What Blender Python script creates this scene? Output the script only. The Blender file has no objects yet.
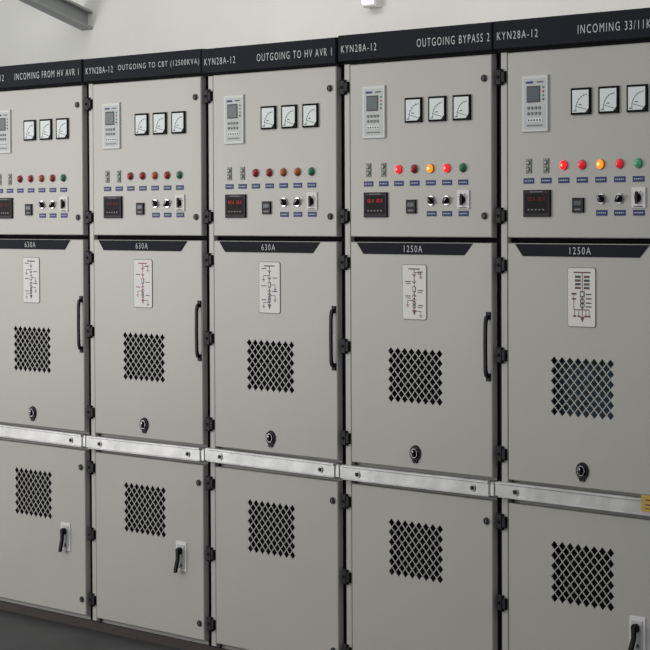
import bpy, bmesh, math, numpy as np
from mathutils import Matrix, Vector
sc=bpy.context.scene
sc.view_settings.view_transform='Standard'
sc.view_settings.look='None'
W=0.8

# ---------------------------------------------------------------- materials
def mat(name,col,rough=0.5,metal=0.0,var=0.0,scale=8.0,bump=0.0,bscale=300.0,emit=None,estr=0.0,coat=0.0,spec=0.5):
    m=bpy.data.materials.new(name); m.use_nodes=True
    nt=m.node_tree; b=nt.nodes['Principled BSDF']
    b.inputs['Base Color'].default_value=(*col,1); b.inputs['Roughness'].default_value=rough
    b.inputs['Metallic'].default_value=metal
    b.inputs['Specular IOR Level'].default_value=spec
    b.inputs['Coat Weight'].default_value=coat
    tc=nt.nodes.new('ShaderNodeTexCoord')
    n=nt.nodes.new('ShaderNodeTexNoise'); n.inputs['Scale'].default_value=scale; n.inputs['Detail'].default_value=5
    nt.links.new(tc.outputs['Object'],n.inputs['Vector'])
    r=nt.nodes.new('ShaderNodeValToRGB')
    r.color_ramp.elements[0].position=0.3; r.color_ramp.elements[1].position=0.7
    r.color_ramp.elements[0].color=(*[c*(1-var) for c in col],1)
    r.color_ramp.elements[1].color=(*[min(1,c*(1+var)) for c in col],1)
    nt.links.new(n.outputs['Fac'],r.inputs['Fac']); nt.links.new(r.outputs['Color'],b.inputs['Base Color'])
    if bump>0:
        n2=nt.nodes.new('ShaderNodeTexNoise'); n2.inputs['Scale'].default_value=bscale; n2.inputs['Detail'].default_value=2
        nt.links.new(tc.outputs['Object'],n2.inputs['Vector'])
        bp=nt.nodes.new('ShaderNodeBump'); bp.inputs['Strength'].default_value=bump; bp.inputs['Distance'].default_value=0.002
        nt.links.new(n2.outputs['Fac'],bp.inputs['Height']); nt.links.new(bp.outputs['Normal'],b.inputs['Normal'])
    if emit:
        b.inputs['Emission Color'].default_value=(*emit,1); b.inputs['Emission Strength'].default_value=estr
    return m
def s(r,g,b):
    f=lambda c:(c/255/12.92) if c/255<=0.04045 else ((c/255+0.055)/1.055)**2.4
    return (f(r),f(g),f(b))
M={}
M['paint']=mat('cabinet_paint',s(177,175,166),0.42,var=0.035,scale=2.0,bump=0.14,bscale=220,spec=.42)
M['post']=mat('frame_paint',s(158,157,150),0.5,var=0.03)
M['gap']=mat('gap_dark',s(14,14,16),0.9,spec=.1)
M['navy']=mat('navy_panel',s(19,21,32),0.7,var=0.08,spec=.15)
M['white']=mat('white_print',s(206,208,208),0.6)
M['black']=mat('black_plastic',s(14,14,16),0.55,var=0.1,spec=.22)
M['blackm']=mat('black_matte',s(12,12,13),0.8,spec=.15)
M['plate']=mat('diagram_white',s(222,219,214),0.5,var=0.02)
M['face']=mat('meter_face',s(222,227,226),0.5)
M['bezel']=mat('relay_bezel',s(204,206,200),0.45)
M['panel']=mat('relay_panel',s(186,189,186),0.5)
M['screen']=mat('relay_screen',s(58,70,76),0.4,spec=.3)
M['btn']=mat('grey_button',s(104,108,106),0.5)
M['ggrey']=mat('green_grey_plastic',s(128,136,120),0.5)
M['rim']=mat('lamp_rim',s(120,120,116),0.5,metal=.3)
M['blue']=mat('blue_label',s(38,50,110),0.5,spec=.2)
M['redp']=mat('red_print',s(150,80,74),0.6)
M['brown']=mat('brown_print',s(104,60,56),0.6)
M['dark']=mat('dark_print',s(58,54,54),0.6)
M['edge']=mat('plate_edge',s(120,116,112),0.6)
M['steel']=mat('galvanised_steel',s(188,188,187),0.34,metal=0.65,var=0.16,scale=9,bump=0.35,bscale=18)
M['chrome']=mat('chrome',s(180,180,180),0.3,metal=0.9)
M['mesh']=mat('vent_shade',s(18,20,22),0.9,spec=.1)  # shade of the cabinet inside behind the vents, put into the colour
M['vent_blue']=mat('vent_shade_bluegrey',s(54,70,76),0.8,var=0.35,scale=20,spec=.1)  # dim blue-grey inside seen through a vent, painted as a sheet
M['yellow']=mat('yellow_label',s(190,155,50),0.5)
M['plinth']=mat('plinth_brown',s(48,32,30),0.7,var=0.2)
M['red_off']=mat('lens_red',s(160,36,38),0.35,spec=.3)
M['amber_off']=mat('lens_amber',s(180,88,42),0.35,spec=.3)
M['green_off']=mat('lens_green',s(40,118,80),0.35,spec=.3)
M['green_soft']=mat('lens_green_soft',s(50,130,85),0.3,emit=(0.05,0.4,0.2),estr=0.25)
M['red_soft']=mat('lens_red_soft',s(170,24,34),0.3,emit=(1.0,0.01,0.03),estr=0.45)
M['red_on']=mat('lens_red_lit',s(150,14,14),0.4,emit=(1.0,0.008,0.012),estr=2.2,spec=.2)
M['amber_on']=mat('lens_amber_lit',s(160,70,20),0.4,emit=(1.0,0.22,0.01),estr=1.6,spec=.2)
M['hot_red']=mat('hot_red',s(200,50,50),0.4,emit=(1.0,0.15,0.12),estr=2.6)
M['hot_amber']=mat('hot_amber',s(220,120,60),0.4,emit=(1.0,0.45,0.10),estr=2.0)
M['digit']=mat('red_digits',s(150,20,20),0.5,emit=(1.0,0.04,0.03),estr=0.55,spec=.1)
M['digit_dim']=mat('dim_digits',s(150,46,42),0.5,spec=.1)
M['dispglass']=mat('display_glass',s(20,11,13),0.6,spec=.12)
M['tube']=mat('lamp_diffuser',s(240,240,240),0.4,emit=(1,1,.96),estr=1.0)

# ---------------------------------------------------------------- mesh builder
_tc={}
def textmesh(t,off=-0.006):
    if t in _tc: return _tc[t]
    cu=bpy.data.curves.new('t','FONT'); cu.body=t; cu.size=1; cu.resolution_u=3; cu.space_character=1.30; cu.offset=off
    ob=bpy.data.objects.new('t',cu); sc.collection.objects.link(ob)
    bpy.context.view_layer.update()
    me=bpy.data.meshes.new_from_object(ob.evaluated_get(bpy.context.evaluated_depsgraph_get()))
    v=[(a.co.x,a.co.y) for a in me.vertices]; f=[tuple(p.vertices) for p in me.polygons]
    bpy.data.objects.remove(ob); bpy.data.curves.remove(cu); bpy.data.meshes.remove(me)
    _tc[t]=(v,f); return _tc[t]
class MB:
    def __init__(s): s.v=[];s.f=[];s.m=[];s.ms=[]
    def mi(s,k):
        if k not in s.ms: s.ms.append(k)
        return s.ms.index(k)
    def add(s,vs,fs,k):
        o=len(s.v); s.v+=vs; i=s.mi(k)
        for f in fs: s.f.append(tuple(a+o for a in f)); s.m.append(i)
    def box(s,x0,x1,y0,y1,z0,z1,k,c=0.0):
        if c<=0:
            vs=[(x0,y0,z0),(x1,y0,z0),(x1,y0,z1),(x0,y0,z1),(x0,y1,z0),(x1,y1,z0),(x1,y1,z1),(x0,y1,z1)]
            fs=[(0,1,2,3),(5,4,7,6),(4,0,3,7),(1,5,6,2),(3,2,6,7),(4,5,1,0)]
        else:
            vs=[(x0+c,y0,z0+c),(x1-c,y0,z0+c),(x1-c,y0,z1-c),(x0+c,y0,z1-c),
                (x0,y0+c,z0),(x1,y0+c,z0),(x1,y0+c,z1),(x0,y0+c,z1),
                (x0,y1,z0),(x1,y1,z0),(x1,y1,z1),(x0,y1,z1)]
            fs=[(0,1,2,3),(4,5,1,0),(5,6,2,1),(6,7,3,2),(7,4,0,3),(8,9,5,4),(9,10,6,5),(10,11,7,6),(11,8,4,7),(9,8,11,10)]
        s.add(vs,fs,k)
    def poly(s,pts,y,k):
        s.add([(p[0],y,p[1]) for p in pts],[tuple(range(len(pts)))],k)
    def prism(s,pts,y0,y1,k):
        n=len(pts)
        vs=[(p[0],y0,p[1]) for p in pts]+[(p[0],y1,p[1]) for p in pts]
        fs=[tuple(range(n)),tuple(range(2*n-1,n-1,-1))]+[(i,i+n,(i+1)%n+n,(i+1)%n) for i in range(n)]
        s.add(vs,fs,k)
    def rect(s,x0,x1,z0,z1,y,k): s.poly([(x0,z0),(x1,z0),(x1,z1),(x0,z1)],y,k)
    def line(s,a,b,w,y,k):
        dx,dz=b[0]-a[0],b[1]-a[1]; L=math.hypot(dx,dz) or 1; nx,nz=-dz/L*w/2,dx/L*w/2
        s.poly([(a[0]+nx,a[1]+nz),(a[0]-nx,a[1]-nz),(b[0]-nx,b[1]-nz),(b[0]+nx,b[1]+nz)],y,k)
    def cyl(s,x,z,y0,y1,r,k,seg=20,r0=None,a0=0):
        r0=r if r0 is None else r0
        c=[(math.cos(a0+2*math.pi*i/seg),math.sin(a0+2*math.pi*i/seg)) for i in range(seg)]
        vs=[(x+a*r0,y0,z+b*r0) for a,b in c]+[(x+a*r,y1,z+b*r) for a,b in c]
        fs=[tuple(range(seg)),tuple(range(2*seg-1,seg-1,-1))]+[(i,i+seg,(i+1)%seg+seg,(i+1)%seg) for i in range(seg)]
        s.add(vs,fs,k)
    def dome(s,x,z,y,r,h,k,seg=18):
        rings=4; vs=[];fs=[]
        for j in range(rings):
            t=j/rings*math.pi/2
            for i in range(seg):
                a=2*math.pi*i/seg; vs.append((x+math.cos(a)*r*math.cos(t),y-h*math.sin(t),z+math.sin(a)*r*math.cos(t)))
        vs.append((x,y-h,z))
        for j in range(rings-1):
            for i in range(seg): fs.append((j*seg+i,j*seg+(i+1)%seg,(j+1)*seg+(i+1)%seg,(j+1)*seg+i))
        for i in range(seg): fs.append(((rings-1)*seg+i,(rings-1)*seg+(i+1)%seg,len(vs)-1))
        s.add(vs,fs,k)
    def ring(s,x,z,r,w,y,k,a0=0,a1=2*math.pi,seg=20):
        for i in range(seg):
            a=a0+(a1-a0)*i/seg;b=a0+(a1-a0)*(i+1)/seg
            s.poly([(x+math.cos(a)*r,z+math.sin(a)*r),(x+math.cos(a)*(r-w),z+math.sin(a)*(r-w)),(x+math.cos(b)*(r-w),z+math.sin(b)*(r-w)),(x+math.cos(b)*r,z+math.sin(b)*r)],y,k)
    def text(s,t,x0,x1,z0,z1,y,k):
        v,f=textmesh(t); xs=[a[0] for a in v]; zs=[a[1] for a in v]
        lx,hx,lz,hz=min(xs),max(xs),min(zs),max(zs)
        s.add([(x0+(a-lx)/(hx-lx)*(x1-x0),y,z0+(b-lz)/(hz-lz)*(z1-z0)) for a,b in v],f,k)
    def mesh(s,name,smooth=False):
        me=bpy.data.meshes.new(name); me.from_pydata(s.v,[],s.f)
        for k in s.ms: me.materials.append(M[k])
        for p,i in zip(me.polygons,s.m): p.material_index=i
        me.update(); return me
def put(me,name,parent=None,loc=(0,0,0)):
    o=bpy.data.objects.new(name,me); sc.collection.objects.link(o); o.location=loc
    if parent: o.parent=parent
    return o

# ---------------------------------------------------------------- door skins
def door_mesh(x0,x1,z0,z1,vent=None,th=0.024,c=0.003,nc=8,nr=6,name='door'):
    b=MB(); ax0,ax1,az0,az1=x0+c,x1-c,z0+c,z1-c
    ring0=[(ax0,0,az0),(ax1,0,az0),(ax1,0,az1),(ax0,0,az1)]
    ring1=[(x0,c,z0),(x1,c,z0),(x1,c,z1),(x0,c,z1)]
    ring2=[(x0,th,z0),(x1,th,z0),(x1,th,z1),(x0,th,z1)]
    vs=ring0+ring1+ring2
    fs=[((i+4),(i+1)%4+4,(i+1)%4,i) for i in range(4)]+[(i+8,(i+1)%4+8,(i+1)%4+4,i+4) for i in range(4)]
    b.add(vs,fs,'paint')
    if not vent:
        b.rect(ax0,ax1,az0,az1,0,'paint')
    else:
        hx0,hx1,hz0,hz1=vent
        b.rect(ax0,hx0,az0,az1,0,'paint'); b.rect(hx1,ax1,az0,az1,0,'paint')
        b.rect(hx0,hx1,az0,hz0,0,'paint'); b.rect(hx0,hx1,hz1,az1,0,'paint')
        px,pz=(hx1-hx0)/nc,(hz1-hz0)/nr
        P=lambda i,j:(hx0+(i+.5)*px,hz0+(j+.5)*pz)
        k=0.87
        def cell(i,j):
            cx,cz=P(i,j)
            o=[(cx+px/2,cz),(cx,cz+pz/2),(cx-px/2,cz),(cx,cz-pz/2)]
            n=[(cx+px/2*k,cz),(cx,cz+pz/2*k),(cx-px/2*k,cz),(cx,cz-pz/2*k)]
            vs=[(p[0],0,p[1]) for p in o]+[(p[0],0,p[1]) for p in n]+[(p[0],0.002,p[1]) for p in n]
            fs=[(q,(q+1)%4,(q+1)%4+4,q+4) for q in range(4)]+[(q+4,(q+1)%4+4,(q+1)%4+8,q+8) for q in range(4)]
            b.add(vs,fs,'paint')
        for i in range(nc):
            for j in range(nr): cell(i,j)
        for i in range(nc-1):
            for j in range(nr-1): cell(i+.5,j+.5)
        for j in range(nr-1):
            for sx,i in ((-1,0),(1,nc-1)):
                cx,cz=P(i,j); e=cx+sx*px/2
                b.poly([(e,cz),(e,cz+pz),(cx,cz+pz/2)],0,'paint')
        for i in range(nc-1):
            for sz,j in ((-1,0),(1,nr-1)):
                cx,cz=P(i,j); e=cz+sz*pz/2
                b.poly([(cx,e),(cx+px,e),(cx+px/2,cz)],0,'paint')
        for (cx,cz) in ((hx0,hz0),(hx1,hz0),(hx0,hz1),(hx1,hz1)):
            sx=1 if cx==hx0 else -1; sz=1 if cz==hz0 else -1
            b.poly([(cx,cz),(cx+sx*px/2,cz),(cx,cz+sz*pz/2)],0,'paint')
    return b.mesh(name)

DX0,DX1=0.060,0.784
VX0,VX1=0.257,0.543
top_door=door_mesh(DX0,DX1,1.617,2.228,name='control_door')
mid_door=door_mesh(DX0,DX1,0.812,1.599,vent=(VX0,VX1,1.036,1.234),name='breaker_door')
low_door=door_mesh(DX0,DX1,0.055,0.735,vent=(VX0,VX1,0.425,0.632),name='cable_door')

def body_mesh(ventkey):
    b=MB()
    b.box(0.001,0.799,0.026,1.5,0.035,2.24,'post',0.0)
    b.box(0.022,0.052,0.006,0.026,0.04,2.232,'paint',.002)   # hinge post
    b.rect(VX0-.01,VX1+.01,1.02,1.25,0.0255,ventkey)  # flat sheet painted as the dim inside behind the upper vent
    b.rect(VX0-.01,VX1+.01,0.41,0.645,0.0255,'mesh')  # same painted shade behind the lower vent
    b.rect(0.001,0.030,0.035,2.24,0.0253,'gap'); b.rect(0.050,0.062,0.035,2.24,0.0253,'gap'); b.rect(0.780,0.799,0.035,2.24,0.0253,'gap')
    b.rect(0.001,0.799,1.592,1.622,0.0251,'gap')
    return b.mesh('enclosure')

# ---------------------------------------------------------------- shared small parts
def m_hinge():
    b=MB()
    b.box(-0.024,0.006,-0.004,0.026,-0.027,0.027,'black',0.004)
    b.box(0.006,0.024,-0.006,0.004,-0.019,0.019,'black',0.003)
    b.cyl(-0.010,0.0,-0.006,-0.003,0.006,'blackm',10)
    return b.mesh('hinge')
def m_meter():
    b=MB(); h=.0430
    b.box(-h,h,-0.006,0,-h,h,'blackm')
    b.rect(-h+.007,h-.007,-h+.007,h-.007,-0.0064,'face')
    b.ring(h-.016,-h+.016,0.048,0.0018,-0.0068,'dark',math.pi/2,math.pi,14)
    for i in range(7):
        a=math.pi/2+math.pi/2*i/6; c,s_=math.cos(a),math.sin(a)
        b.line((h-.016+c*.045,-h+.016+s_*.045),(h-.016+c*.051,-h+.016+s_*.051),.0015,-0.0068,'dark')
    b.line((h-.016,-h+.016),(h-.016-.043,-h+.026),.0016,-0.0070,'dark')
    b.prism([(h-.020,-h+.007),(h-.007,-h+.007),(h-.007,-h+.020)],-.0075,-.0064,'black')
    b.rect(-h+.012,-h+.026,-h+.011,-h+.014,-0.0068,'dark')
    b.rect(-.008,.006,-.012,-.009,-0.0068,'dark')
    return b.mesh('panel_meter')
def m_lamp(key,hot=None):
    b=MB()
    b.cyl(0,0,-0.004,0,0.0165,'rim',20,r0=0.0155)
    b.dome(0,0,-0.004,0.0148,0.009,key)
    if hot: b.dome(0,0,-0.0085,0.0075,0.0055,hot,12)
    return b.mesh('indicator_lamp')
def m_toggle():
    b=MB()
    b.box(-.0125,.0125,-.003,0,-.024,.024,'ggrey',0.001)
    b.cyl(0,.011,-.006,-.003,.0085,'btn',14,r0=.007); b.cyl(0,-.011,-.006,-.003,.0085,'btn',14,r0=.007)
    b.line((-.004,.011),(.004,.011),.003,-.0063,'face'); b.line((-.004,-.011),(.004,-.011),.002,-.0063,'face')
    return b.mesh('push_button_pair')
def m_label():
    b=MB()
    b.box(-.024,.024,-.0015,0,-.0090,.0090,'blue')
    b.rect(-.018,.018,-.0018,.0018,-.0018,'white')
    for x in (-.012,-.004,.005,.013): b.rect(x-.0015,x+.0015,-.002,.002,-.002,'blue')
    return b.mesh('function_label')
def m_display(lit):
    b=MB()
    b.box(-.062,.062,-.007,0,-.044,.044,'black',0.002)
    b.rect(-.052,.052,-.032,.033,-.0073,'dispglass')
    k='digit' if lit else 'digit_dim'
    b.text('00.0',-.038,-.006,.008,.021,-.0076,k)
    b.text('00.0',.010,.040,.008,.021,-.0076,k)
    for x in (-.035,-.018,-.001,.016,.033): b.rect(x-.004,x+.004,-.023,-.018,-.0076,'btn')
    b.rect(-.03,.03,.0365,.039,-.0073,'btn')
    return b.mesh('digital_display')
def m_socket():
    b=MB()
    b.box(-.025,.025,-.006,0,-.024,.024,'black',0.001)
    b.rect(-.016,.016,.000,.014,-.0063,'screen')
    b.rect(-.014,.014,-.016,-.011,-.0063,'btn')
    return b.mesh('counter')
def m_knob(ang):
    b=MB()
    b.cyl(0,0,-.004,0,.0175,'chrome',20,r0=.0165)
    b.cyl(0,0,-.009,-.004,.0125,'black',18)
    c,s_=math.cos(ang),math.sin(ang); L=.0125;w=.004
    pts=[(c*L-s_*w,s_*L+c*w),(-c*L-s_*w,-s_*L+c*w),(-c*L+s_*w,-s_*L-c*w),(c*L+s_*w,s_*L-c*w)]
    b.prism(pts,-.015,-.009,'black')
    b.line((0,0),(c*L,s_*L),.0030,-.0153,'white')
    return b.mesh('selector_knob')
def m_rotary():
    b=MB()
    b.box(-.030,.030,-.004,0,-.032,.032,'plate',0.001)
    b.cyl(0,0,-.009,-.004,.013,'black',20)
    b.prism([(-.005,-.019),(.005,-.019),(.005,.019),(-.005,.019)],-.015,-.009,'black')
    for a in (0.4,1.1,2.0,2.7): b.line((math.cos(a)*.019,math.sin(a)*.019),(math.cos(a)*.025,math.sin(a)*.025),.002,-.0043,'dark')
    b.rect(-.020,.020,-.029,-.026,-.0043,'dark')
    return b.mesh('rotary_switch')
def m_bolt():
    b=MB(); b.cyl(0,0,-.003,0,.013,'chrome',16); b.cyl(0,0,-.006,-.003,.008,'black',6)
    return b.mesh('bolt')
def m_doorlock():
    b=MB(); b.cyl(0,0,-.003,0,.0125,'btn',18); b.cyl(0,0,-.006,-.003,.0110,'black',18); b.rect(-.0015,.0015,-.005,.005,-.0063,'btn')
    return b.mesh('cam_lock')
def m_knoblock():
    b=MB()
    b.cyl(0,0,-.005,0,.028,'black',26,r0=.026)
    b.cyl(0,0,-.009,-.005,.018,'blackm',24,r0=.016)
    b.ring(0,0,.0165,.002,-.0093,'chrome')
    b.prism([(-.004,-.012),(.004,-.012),(.004,.012),(-.004,.012)],-.015,-.009,'black')
    b.rect(-.003,.003,.003,.009,-.0153,'chrome')
    b.prism([(-.014,-.024),(.014,-.024),(.009,-.034),(-.009,-.034)],-.005,0,'black')
    return b.mesh('round_lock')
def m_pull():
    b=MB()
    b.box(-.011,.011,-.005,0,.090,.116,'black',.002); b.box(-.011,.011,-.005,0,-.116,-.090,'black',.002)
    prof=[(-.106,-.005),(-.100,-.015),(-.080,-.019),(0,-.020),(.080,-.019),(.100,-.015),(.106,-.005)]
    w=.0060; n=len(prof); vs=[]
    inn=[(-.096,-.004),(-.090,-.008),(-.074,-.011),(0,-.012),(.074,-.011),(.090,-.008),(.096,-.004)]
    for z,y in prof: vs+= [(-w,y,z),(w,y,z)]
    for z,y in inn: vs+= [(-w,y,z),(w,y,z)]
    fs=[]
    for i in range(n-1):
        a=2*i; fs.append((a,a+1,a+3,a+2)); c=2*n+2*i; fs.append((c+1,c,c+2,c+3))
        fs.append((a,a+2,c+2,c)); fs.append((a+3,a+1,c+1,c+3))
    b.add(vs,fs,'black')
    return b.mesh('pull_handle')
def m_lever():
    b=MB()
    b.box(-.034,.034,-.003,0,-.058,.058,'plate',.001)
    b.box(-.024,.024,-.006,-.003,-.046,.046,'panel',.002)
    b.cyl(.000,.022,-.018,-.006,.014,'black',18)
    b.prism([(-.008,.030),(.009,.030),(.007,-.010),(-.010,-.064),(-.022,-.066),(-.020,-.050),(-.007,-.008)],-.024,-.014,'black')
    b.cyl(.008,-.034,-.009,-.006,.006,'chrome',12)
    return b.mesh('lever_handle')
def m_relay():
    b=MB()
    b.box(-.060,.060,-.006,0,-.0925,.0925,'bezel',.002)
    b.rect(-.050,.050,-.082,.082,-.0063,'panel')
    b.box(-.036,.026,-.0075,-.006,.004,.058,'dark',.0005)
    b.rect(-.031,.021,.009,.053,-.0078,'screen')
    b.rect(-.040,-.006,.066,.073,-.0067,'blue')
    b.rect(.010,.040,.068,.072,-.0067,'dark')
    for i in range(4):
        b.cyl(.040,.052-i*.013,-.008,-.006,.0035,('green_off','red_off','green_off','dark')[i],8)
    for i in range(4):
        for j in range(2):
            b.cyl(-.028+i*.017,-.014-j*.018,-.0085,-.006,.0052,'btn',12)
    b.box(-.034,.034,-.0075,-.006,-.060,-.048,'face')
    for i in range(5): b.rect(-.030+i*.013,-.023+i*.013,-.057,-.051,-.0078,'dark')
    b.rect(-.036,.036,-.074,-.069,-.0067,'btn')
    return b.mesh('protection_relay')
def m_rating(t):
    b=MB()
    b.prism([(0.096,1.597),(0.132,1.557),(0.650,1.557),(0.692,1.597)],-.0025,0,'navy')
    hw=.040 if len(t)==4 else .047
    b.text(t,.395-hw,.395+hw,1.565,1.588,-.003,'white')
    return b.mesh('rating_plate')
def m_sld(kind,ink):
    b=MB(); x0,x1,z0,z1=-.0625,.0625,-.096,.096
    r=.010
    def rr(x0,x1,z0,z1,r,n=4):
        pts=[]
        for cx,cz,a in ((x1-r,z0+r,-90),(x1-r,z1-r,0),(x0+r,z1-r,90),(x0+r,z0+r,180)):
            for i in range(n+1):
                t=math.radians(a+90*i/n); pts.append((cx+r*math.cos(t),cz+r*math.sin(t)))
        return pts
    b.prism(rr(x0,x1,z0,z1,r),-.002,0,'edge')
    b.prism(rr(x0+.0022,x1-.0022,z0+.0022,z1-.0022,r-.002),-.0024,-.002,'plate')
    y=-.0028; w=.0030; y2=y-.0003; y3=y-.0006
    if kind==4:
        b.line((.004,.080),(.004,-.074),w,y,ink)
        b.line((-.034,.080),(.040,.080),w*1.5,y2,ink)
        for i,z in enumerate((.066,.054,.042,.030)):
            b.rect(-.028,-.003,z-.0038,z+.0038,y2,ink if i%2 else 'dark'); b.rect(.011,.036,z-.0038,z+.0038,y2,'dark' if i%2 else ink)
        b.prism([(-.006,.000),(.014,.000),(.014,.020),(-.006,.020)],y2-.0001,-.0024,'dark'); b.rect(-.002,.010,.004,.016,y3,'plate')
        for z in (-.012,-.026): b.ring(.004,z,.010,.0035,y2,'dark',seg=12)
        for z in (.010,-.004,-.018,-.030): b.rect(.020,.044,z-.002,z+.002,y2,'dark')
        b.line((-.034,-.040),(.034,-.040),w,y,ink)
        for x in (-.030,-.012,.020,.034):
            b.line((x,-.040),(x,-.058),w*.8,y,ink); b.rect(x-.006,x+.006,-.064,-.058,y2,ink)
        b.poly([(-.006,-.062),(.014,-.062),(.004,-.080)],y2,ink)
        b.line((-.034,.014),(-.034,-.040),w*.8,y,ink); b.rect(-.044,-.022,.008,.014,y2,ink); b.rect(-.042,-.024,-.008,-.003,y2,ink)
        return b.mesh('diagram_plate')
    b.line((0,.080),(0,-.078),w,y,ink)
    b.line((-.030,.080),(.030,.080),w*1.4,y,ink)
    for z in (.055,.030):
        b.line((-.010,z+.008),(0,z),w,y,ink); b.line((.010,z+.008),(0,z),w,y,ink)
    b.prism([(-.008,.000),(.008,.000),(.008,.020),(-.008,.020)],y2-.0001,-.0024,'dark')
    b.rect(-.005,.005,.003,.017,y3,'plate')
    for z in (-.008,-.020):
        b.line((-.010,z-.008),(0,z),w,y,ink); b.line((.010,z-.008),(0,z),w,y,ink)
    for z in (-.038,-.050): b.ring(0,z,.008,.0026,y2,'dark',seg=12)
    b.poly([(-.010,-.062),(.010,-.062),(0,-.080)],y2,ink)
    for (z,d) in ((.068,1),(-.030,-1),(-.066,1)) if kind%2 else ((.044,-1),(-.030,1),(-.056,-1),(.010,1)):
        X=d*.034
        b.line((0,z),(X,z),w*.8,y,ink); b.line((X,z),(X,z-.014),w*.8,y,ink)
        b.rect(X-.008,X+.008,z-.017,z-.014,y,ink); b.rect(X-.005,X+.005,z-.022,z-.020,y,ink)
    for i,z in enumerate((.070,.036,.006,-.014,-.046)):
        d=1 if (i+kind)%2 else -1
        b.rect(min(d*.018,d*.046),max(d*.018,d*.046),z-.0016,z+.0016,y,'dark')
        if kind>=3: b.rect(min(d*.018,d*.040),max(d*.018,d*.040),z-.0085,z-.0055,y,ink)
    return b.mesh('diagram_plate')
def m_rail():
    b=MB()
    x0,x1=-.398,.398
    b.box(x0+.02,x1-.02,-.010,.02,-.027,.027,'steel',.003)
    b.box(x0,x0+.024,-.006,.02,-.024,.024,'steel',.002); b.box(x1-.024,x1,-.006,.02,-.024,.024,'steel',.002)
    b.box(x0+.02,x1-.02,-.015,-.010,.018,.027,'steel',.002)
    b.box(x0+.02,x1-.02,-.013,-.010,-.027,-.021,'steel',.002)
    return b.mesh('joint_rail')
def m_header(txt,x0,x1):
    b=MB()
    b.box(.003,.797,-.010,.09,2.239,2.334,'navy',.004)
    b.text('KYN28A-12',.024,.214,2.271,2.297,-.0106,'white')
    b.text(txt,x0,x1,2.270,2.298,-.0106,'white')
    b.box(.004,.796,.006,.08,2.230,2.239,'blackm')
    return b.mesh('name_board')

HINGE=m_hinge(); METER=m_meter(); TOG=m_toggle(); LABEL=m_label(); SOCK=m_socket()
KN=[m_knob(2.2),m_knob(0.8)]; ROT=m_rotary(); BOLT=m_bolt(); CAM=m_doorlock(); RL=m_knoblock()
PULL=m_pull(); LEV=m_lever(); RELAY=m_relay(); RAIL=m_rail()
RED,AMB,GRN=m_lamp('red_off'),m_lamp('amber_off'),m_lamp('green_off')
RON,AON,RSF,GSF=m_lamp('red_on','hot_red'),m_lamp('amber_on','hot_amber'),m_lamp('red_soft'),m_lamp('green_soft')
DISP={True:m_display(True),False:m_display(False)}
RAT={t:m_rating(t) for t in ('630A','1250A')}

cabs=[
 dict(k=-1,txt='INCOMING FROM HV AVR 1',tx=(.30,.775),rat='630A',lamps=(RED,RED,AMB,RED,GRN),ink='dark',lev=1,lit=False,
      label='grey steel switchgear cabinet, unlit lamps, 630A plate, lever handle below'),
 dict(k=0,txt='OUTGOING TO CBT (12500KVA)',tx=(.25,.785),rat='630A',lamps=(RED,RED,AMB,RED,GRN),ink='redp',lev=1,lit=False,
      label='grey steel switchgear cabinet with red-printed diagram, 630A plate and lever handle'),
 dict(k=1,txt='OUTGOING TO HV AVR 1',tx=(.345,.775),rat='630A',lamps=(RED,RED,AMB,AMB,GRN),ink='dark',lev=0,lit=True,
      label='grey steel switchgear cabinet, unlit lamps, 630A plate, plain lower door'),
 dict(k=2,txt='OUTGOING BYPASS 2',tx=(.425,.785),rat='1250A',lamps=(RON,RED,AON,RON,GRN),ink='brown',lev=0,lit=True,
      label='grey steel switchgear cabinet, red and amber lamps lit, plain lower door'),
 dict(k=3,txt='INCOMING 33/11KV',tx=(.395,.732),rat='1250A',lamps=(RON,RSF,AON,RSF,GSF),ink='brown',lev=1,lit=False,
      label='grey steel switchgear cabinet, lamps lit, yellow sticker and lever handle'),
]
LX=[.160,.240,.320,.402,.484,.566,.646]
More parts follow.
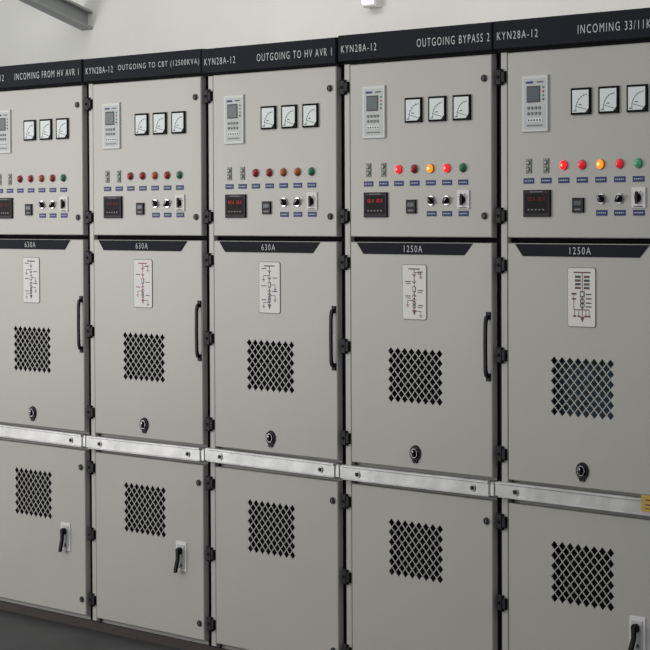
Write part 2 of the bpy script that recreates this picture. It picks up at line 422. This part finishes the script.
for ci,c in enumerate(cabs):
    root=bpy.data.objects.new('switchgear_cabinet',None); sc.collection.objects.link(root)
    root.location=(W*c['k'],0,0); root['label']=c['label']; root['category']='electrical cabinet'; root['group']='row of switchgear cabinets'
    put(body_mesh('vent_blue' if c['k']==3 else 'mesh'),'enclosure',root)
    b=MB(); b.box(0,.8,.012,1.5,0.0,.035,'plinth'); put(b.mesh('plinth'),'plinth',root)['label']='dark brown base channel'
    o=put(m_header(c['txt'],*c['tx']),'name_board',root,(0,(.0,.002,-.002,.001,-.002)[ci],(0,-.001,-.004,.001,.001)[ci])); o['label']='dark navy name board with white lettering'
    td=put(top_door,'control_door',root); md=put(mid_door,'breaker_door',root); ld=put(low_door,'cable_door',root)
    put(RELAY,'protection_relay',td,(.193,0,2.056))
    for x in (.400,.521,.643): put(METER,'panel_meter',td,(x,0,2.056))
    for x in LX[:2]: put(TOG,'push_button_pair',td,(x,0,1.853))
    for x,l in zip(LX[2:],c['lamps']):
        lo=put(l,'indicator_lamp',td,(x,0,1.853))
    for x in LX: put(LABEL,'function_label',td,(x,0,1.804))
    put(DISP[c['lit']],'digital_display',td,(.200,0,1.730))
    put(SOCK,'counter',td,(.386,0,1.723))
    put(KN[0],'selector_knob',td,(.488,0,1.743)); put(KN[1],'selector_knob',td,(.566,0,1.743))
    put(ROT,'rotary_switch',td,(.648,0,1.745))
    for x in (.488,.566,.648): put(LABEL,'function_label',td,(x,0,1.698))
    for z in (2.150,1.690): put(CAM,'cam_lock',td,(.750,0,z)); put(HINGE,'hinge',td,(.028,0.0,z))
    put(RAT[c['rat']],'rating_plate',md); put(m_sld(ci,c['ink']),'diagram_plate',md,(.400,0,1.427))
    put(RL,'round_lock',md,(.402,0,.868)); put(PULL,'pull_handle',md,(.768,0,1.252))
    for z in (1.525,1.225,.895): put(HINGE,'hinge',md,(.028,0,z))
    rl=put(RAIL,'joint_rail',root,(.4,0,.775+(.001,-.001,.002,-.001,.001)[ci])); rl['label']='galvanised steel joint rail'
    rl.rotation_euler[1]=(.004,-.003,.005,-.002,.003)[ci]
    for x in (-.295,.300): put(BOLT,'bolt',rl,(x,-.010,-.002))
    if c['k']==3:
        b=MB(); b.box(.272,.375,-.0175,-.015,-.013,.040,'yellow'); b.line((.290,.025),(.355,.025),.004,-.0178,'dark'); b.line((.290,.010),(.355,.010),.004,-.0178,'dark'); b.line((.290,-.002),(.335,-.002),.003,-.0178,'dark')
        put(b.mesh('sticker'),'sticker',rl)['label']='yellow sticker with dark lines'
    for z in (.668,.395,.125): put(HINGE,'hinge',ld,(.028,0,z))
    for z in (.665,.120): put(CAM,'cam_lock',ld,(.757,0,z))
    if c['lev']: put(LEV,'lever_handle',ld,(.642,0,.368))

# ---------------------------------------------------------------- setting
def plane_box(name,x0,x1,y0,y1,z0,z1,m):
    b=MB(); M['_']=m; b.box(x0,x1,y0,y1,z0,z1,'_'); o=put(b.mesh(name),name); o['kind']='structure'; return o
plane_box('floor',-9,10,-8,2.6,-.1,0,mat('floor_concrete',s(52,52,54),0.6,var=0.25,scale=2.5,bump=0.1,bscale=40))
plane_box('wall_back',-9,10,2.6,2.75,-.1,4.6,mat('wall_plaster',s(212,211,205),0.85,var=0.08,scale=.8,bump=0.1,bscale=30))
b=MB(); M['grey']=mat('rafter_grey',s(150,152,152),0.6,var=0.05)
def rafter(x,y0,z0,y1,z1,dp,w):
    for (a,e,ww) in ((0,.014,w),(dp-.014,dp,w),(.014,dp-.014,.012)):
        vs=[]
        for (yy,zz) in ((y0,z0),(y1,z1)):
            vs+=[(x-ww/2,yy,zz+a),(x+ww/2,yy,zz+a),(x+ww/2,yy,zz+e),(x-ww/2,yy,zz+e)]
        b.add(vs,[(0,1,2,3),(7,6,5,4),(0,4,5,1),(1,5,6,2),(2,6,7,3),(3,7,4,0)],'grey')
rafter(-3.74,2.6,2.79,-3.0,4.77,.11,.11)
o=put(b.mesh('roof_rafter'),'roof_rafter'); o['label']='grey steel roof rafter sloping up from the plaster wall'; o['category']='roof beam'
b=MB(); b.box(-1.21,-1.11,2.55,2.6,2.75,2.90,'plate',.008); b.box(-1.20,-1.12,2.53,2.55,2.765,2.885,'tube',.01); b.box(-1.175,-1.145,2.57,2.6,2.90,3.4,'plate',.004)
o=put(b.mesh('wall_lamp'),'wall_lamp'); o['label']='small white bulkhead lamp with conduit on the wall'; o['category']='wall lamp'

# ---------------------------------------------------------------- camera calibration
f=2475.0
pts=[];uv=[]
for n in np.linspace(-.85,3.9,8):
    for K in (-165,-100,0,10,100,208,300,395):
        q=1-.0609*n; u0=(86.56+106.1*n)/q; v=225+K/q
        u=u0+(530-u0)*(v-375)/45000
        pts.append((W*n,0,(405-K)/244.3)); uv.append((u,v))
pts=np.array(pts);uv=np.array(uv)
def axes(p):
    a,t,r=p[:3]
    F=np.array([-math.sin(a)*math.cos(t),math.cos(a)*math.cos(t),-math.sin(t)])
    R=np.array([math.cos(a),math.sin(a),0]); U=np.cross(R,F)
    return R*math.cos(r)+U*math.sin(r), -R*math.sin(r)+U*math.cos(r), F
def res(p):
    R,U,F=axes(p); d=pts-p[3:6]; z=d@F
    u=p[6]+f*(d@R)/z; v=p[7]-f*(d@U)/z
    return np.concatenate([u-uv[:,0],v-uv[:,1],[.05*(p[6]-325),.02*(p[7]-325)]])
p=np.array([math.radians(49.6),math.radians(2.3),0,8.47,-5.93,1.658,325,325.])
lam=1e-2
for it in range(200):
    r=res(p); J=np.zeros((len(r),8))
    for i in range(8):
        h=1e-5 if i<6 else 1e-2; q=p.copy(); q[i]+=h; J[:,i]=(res(q)-r)/h
    A=J.T@J; st=np.linalg.solve(A+lam*np.diag(np.diag(A)),-J.T@r)
    if np.sum(res(p+st)**2)<np.sum(r**2): p=p+st; lam=max(lam*.4,1e-9)
    else: lam*=4
R,U,F=axes(p)
cam=bpy.data.cameras.new('camera'); co=bpy.data.objects.new('camera',cam); sc.collection.objects.link(co)
cam.sensor_width=36; cam.lens=f/650*36; cam.shift_x=(325-p[6])/650; cam.shift_y=(p[7]-325)/650; cam.clip_end=200
mm=Matrix.Identity(4)
for i in range(3):
    mm[i][0]=R[i];mm[i][1]=U[i];mm[i][2]=-F[i];mm[i][3]=p[3+i]
co.matrix_world=mm; sc.camera=co

# ---------------------------------------------------------------- light
w=bpy.data.worlds.new('world'); sc.world=w; w.use_nodes=True
w.node_tree.nodes['Background'].inputs[0].default_value=(.88,.91,.95,1); w.node_tree.nodes['Background'].inputs[1].default_value=.46
def area(name,loc,tgt,sx,sy,e,col):
    l=bpy.data.lights.new(name,'AREA'); l.shape='RECTANGLE'; l.size=sx; l.size_y=sy; l.energy=e; l.color=col
    o=bpy.data.objects.new(name,l); sc.collection.objects.link(o); o.location=loc
    o.rotation_euler=(Vector(tgt)-Vector(loc)).to_track_quat('-Z','Y').to_euler()
area('window_light',(-6.0,-5.0,1.9),(-.5,0,1.1),3.2,2.4,250,(1,.985,.95))
area('overhead_fill',(.3,-2.6,3.9),(.3,0,1.1),5,.6,42,(1,.99,.96))  # unseen overhead area light, added to make the cabinet tops brighter
area('wall_fill',(-1,.6,4.4),(-1,2.6,2.9),6,.5,42,(1,.99,.97))  # unseen fill added to brighten the wall behind the cabinets
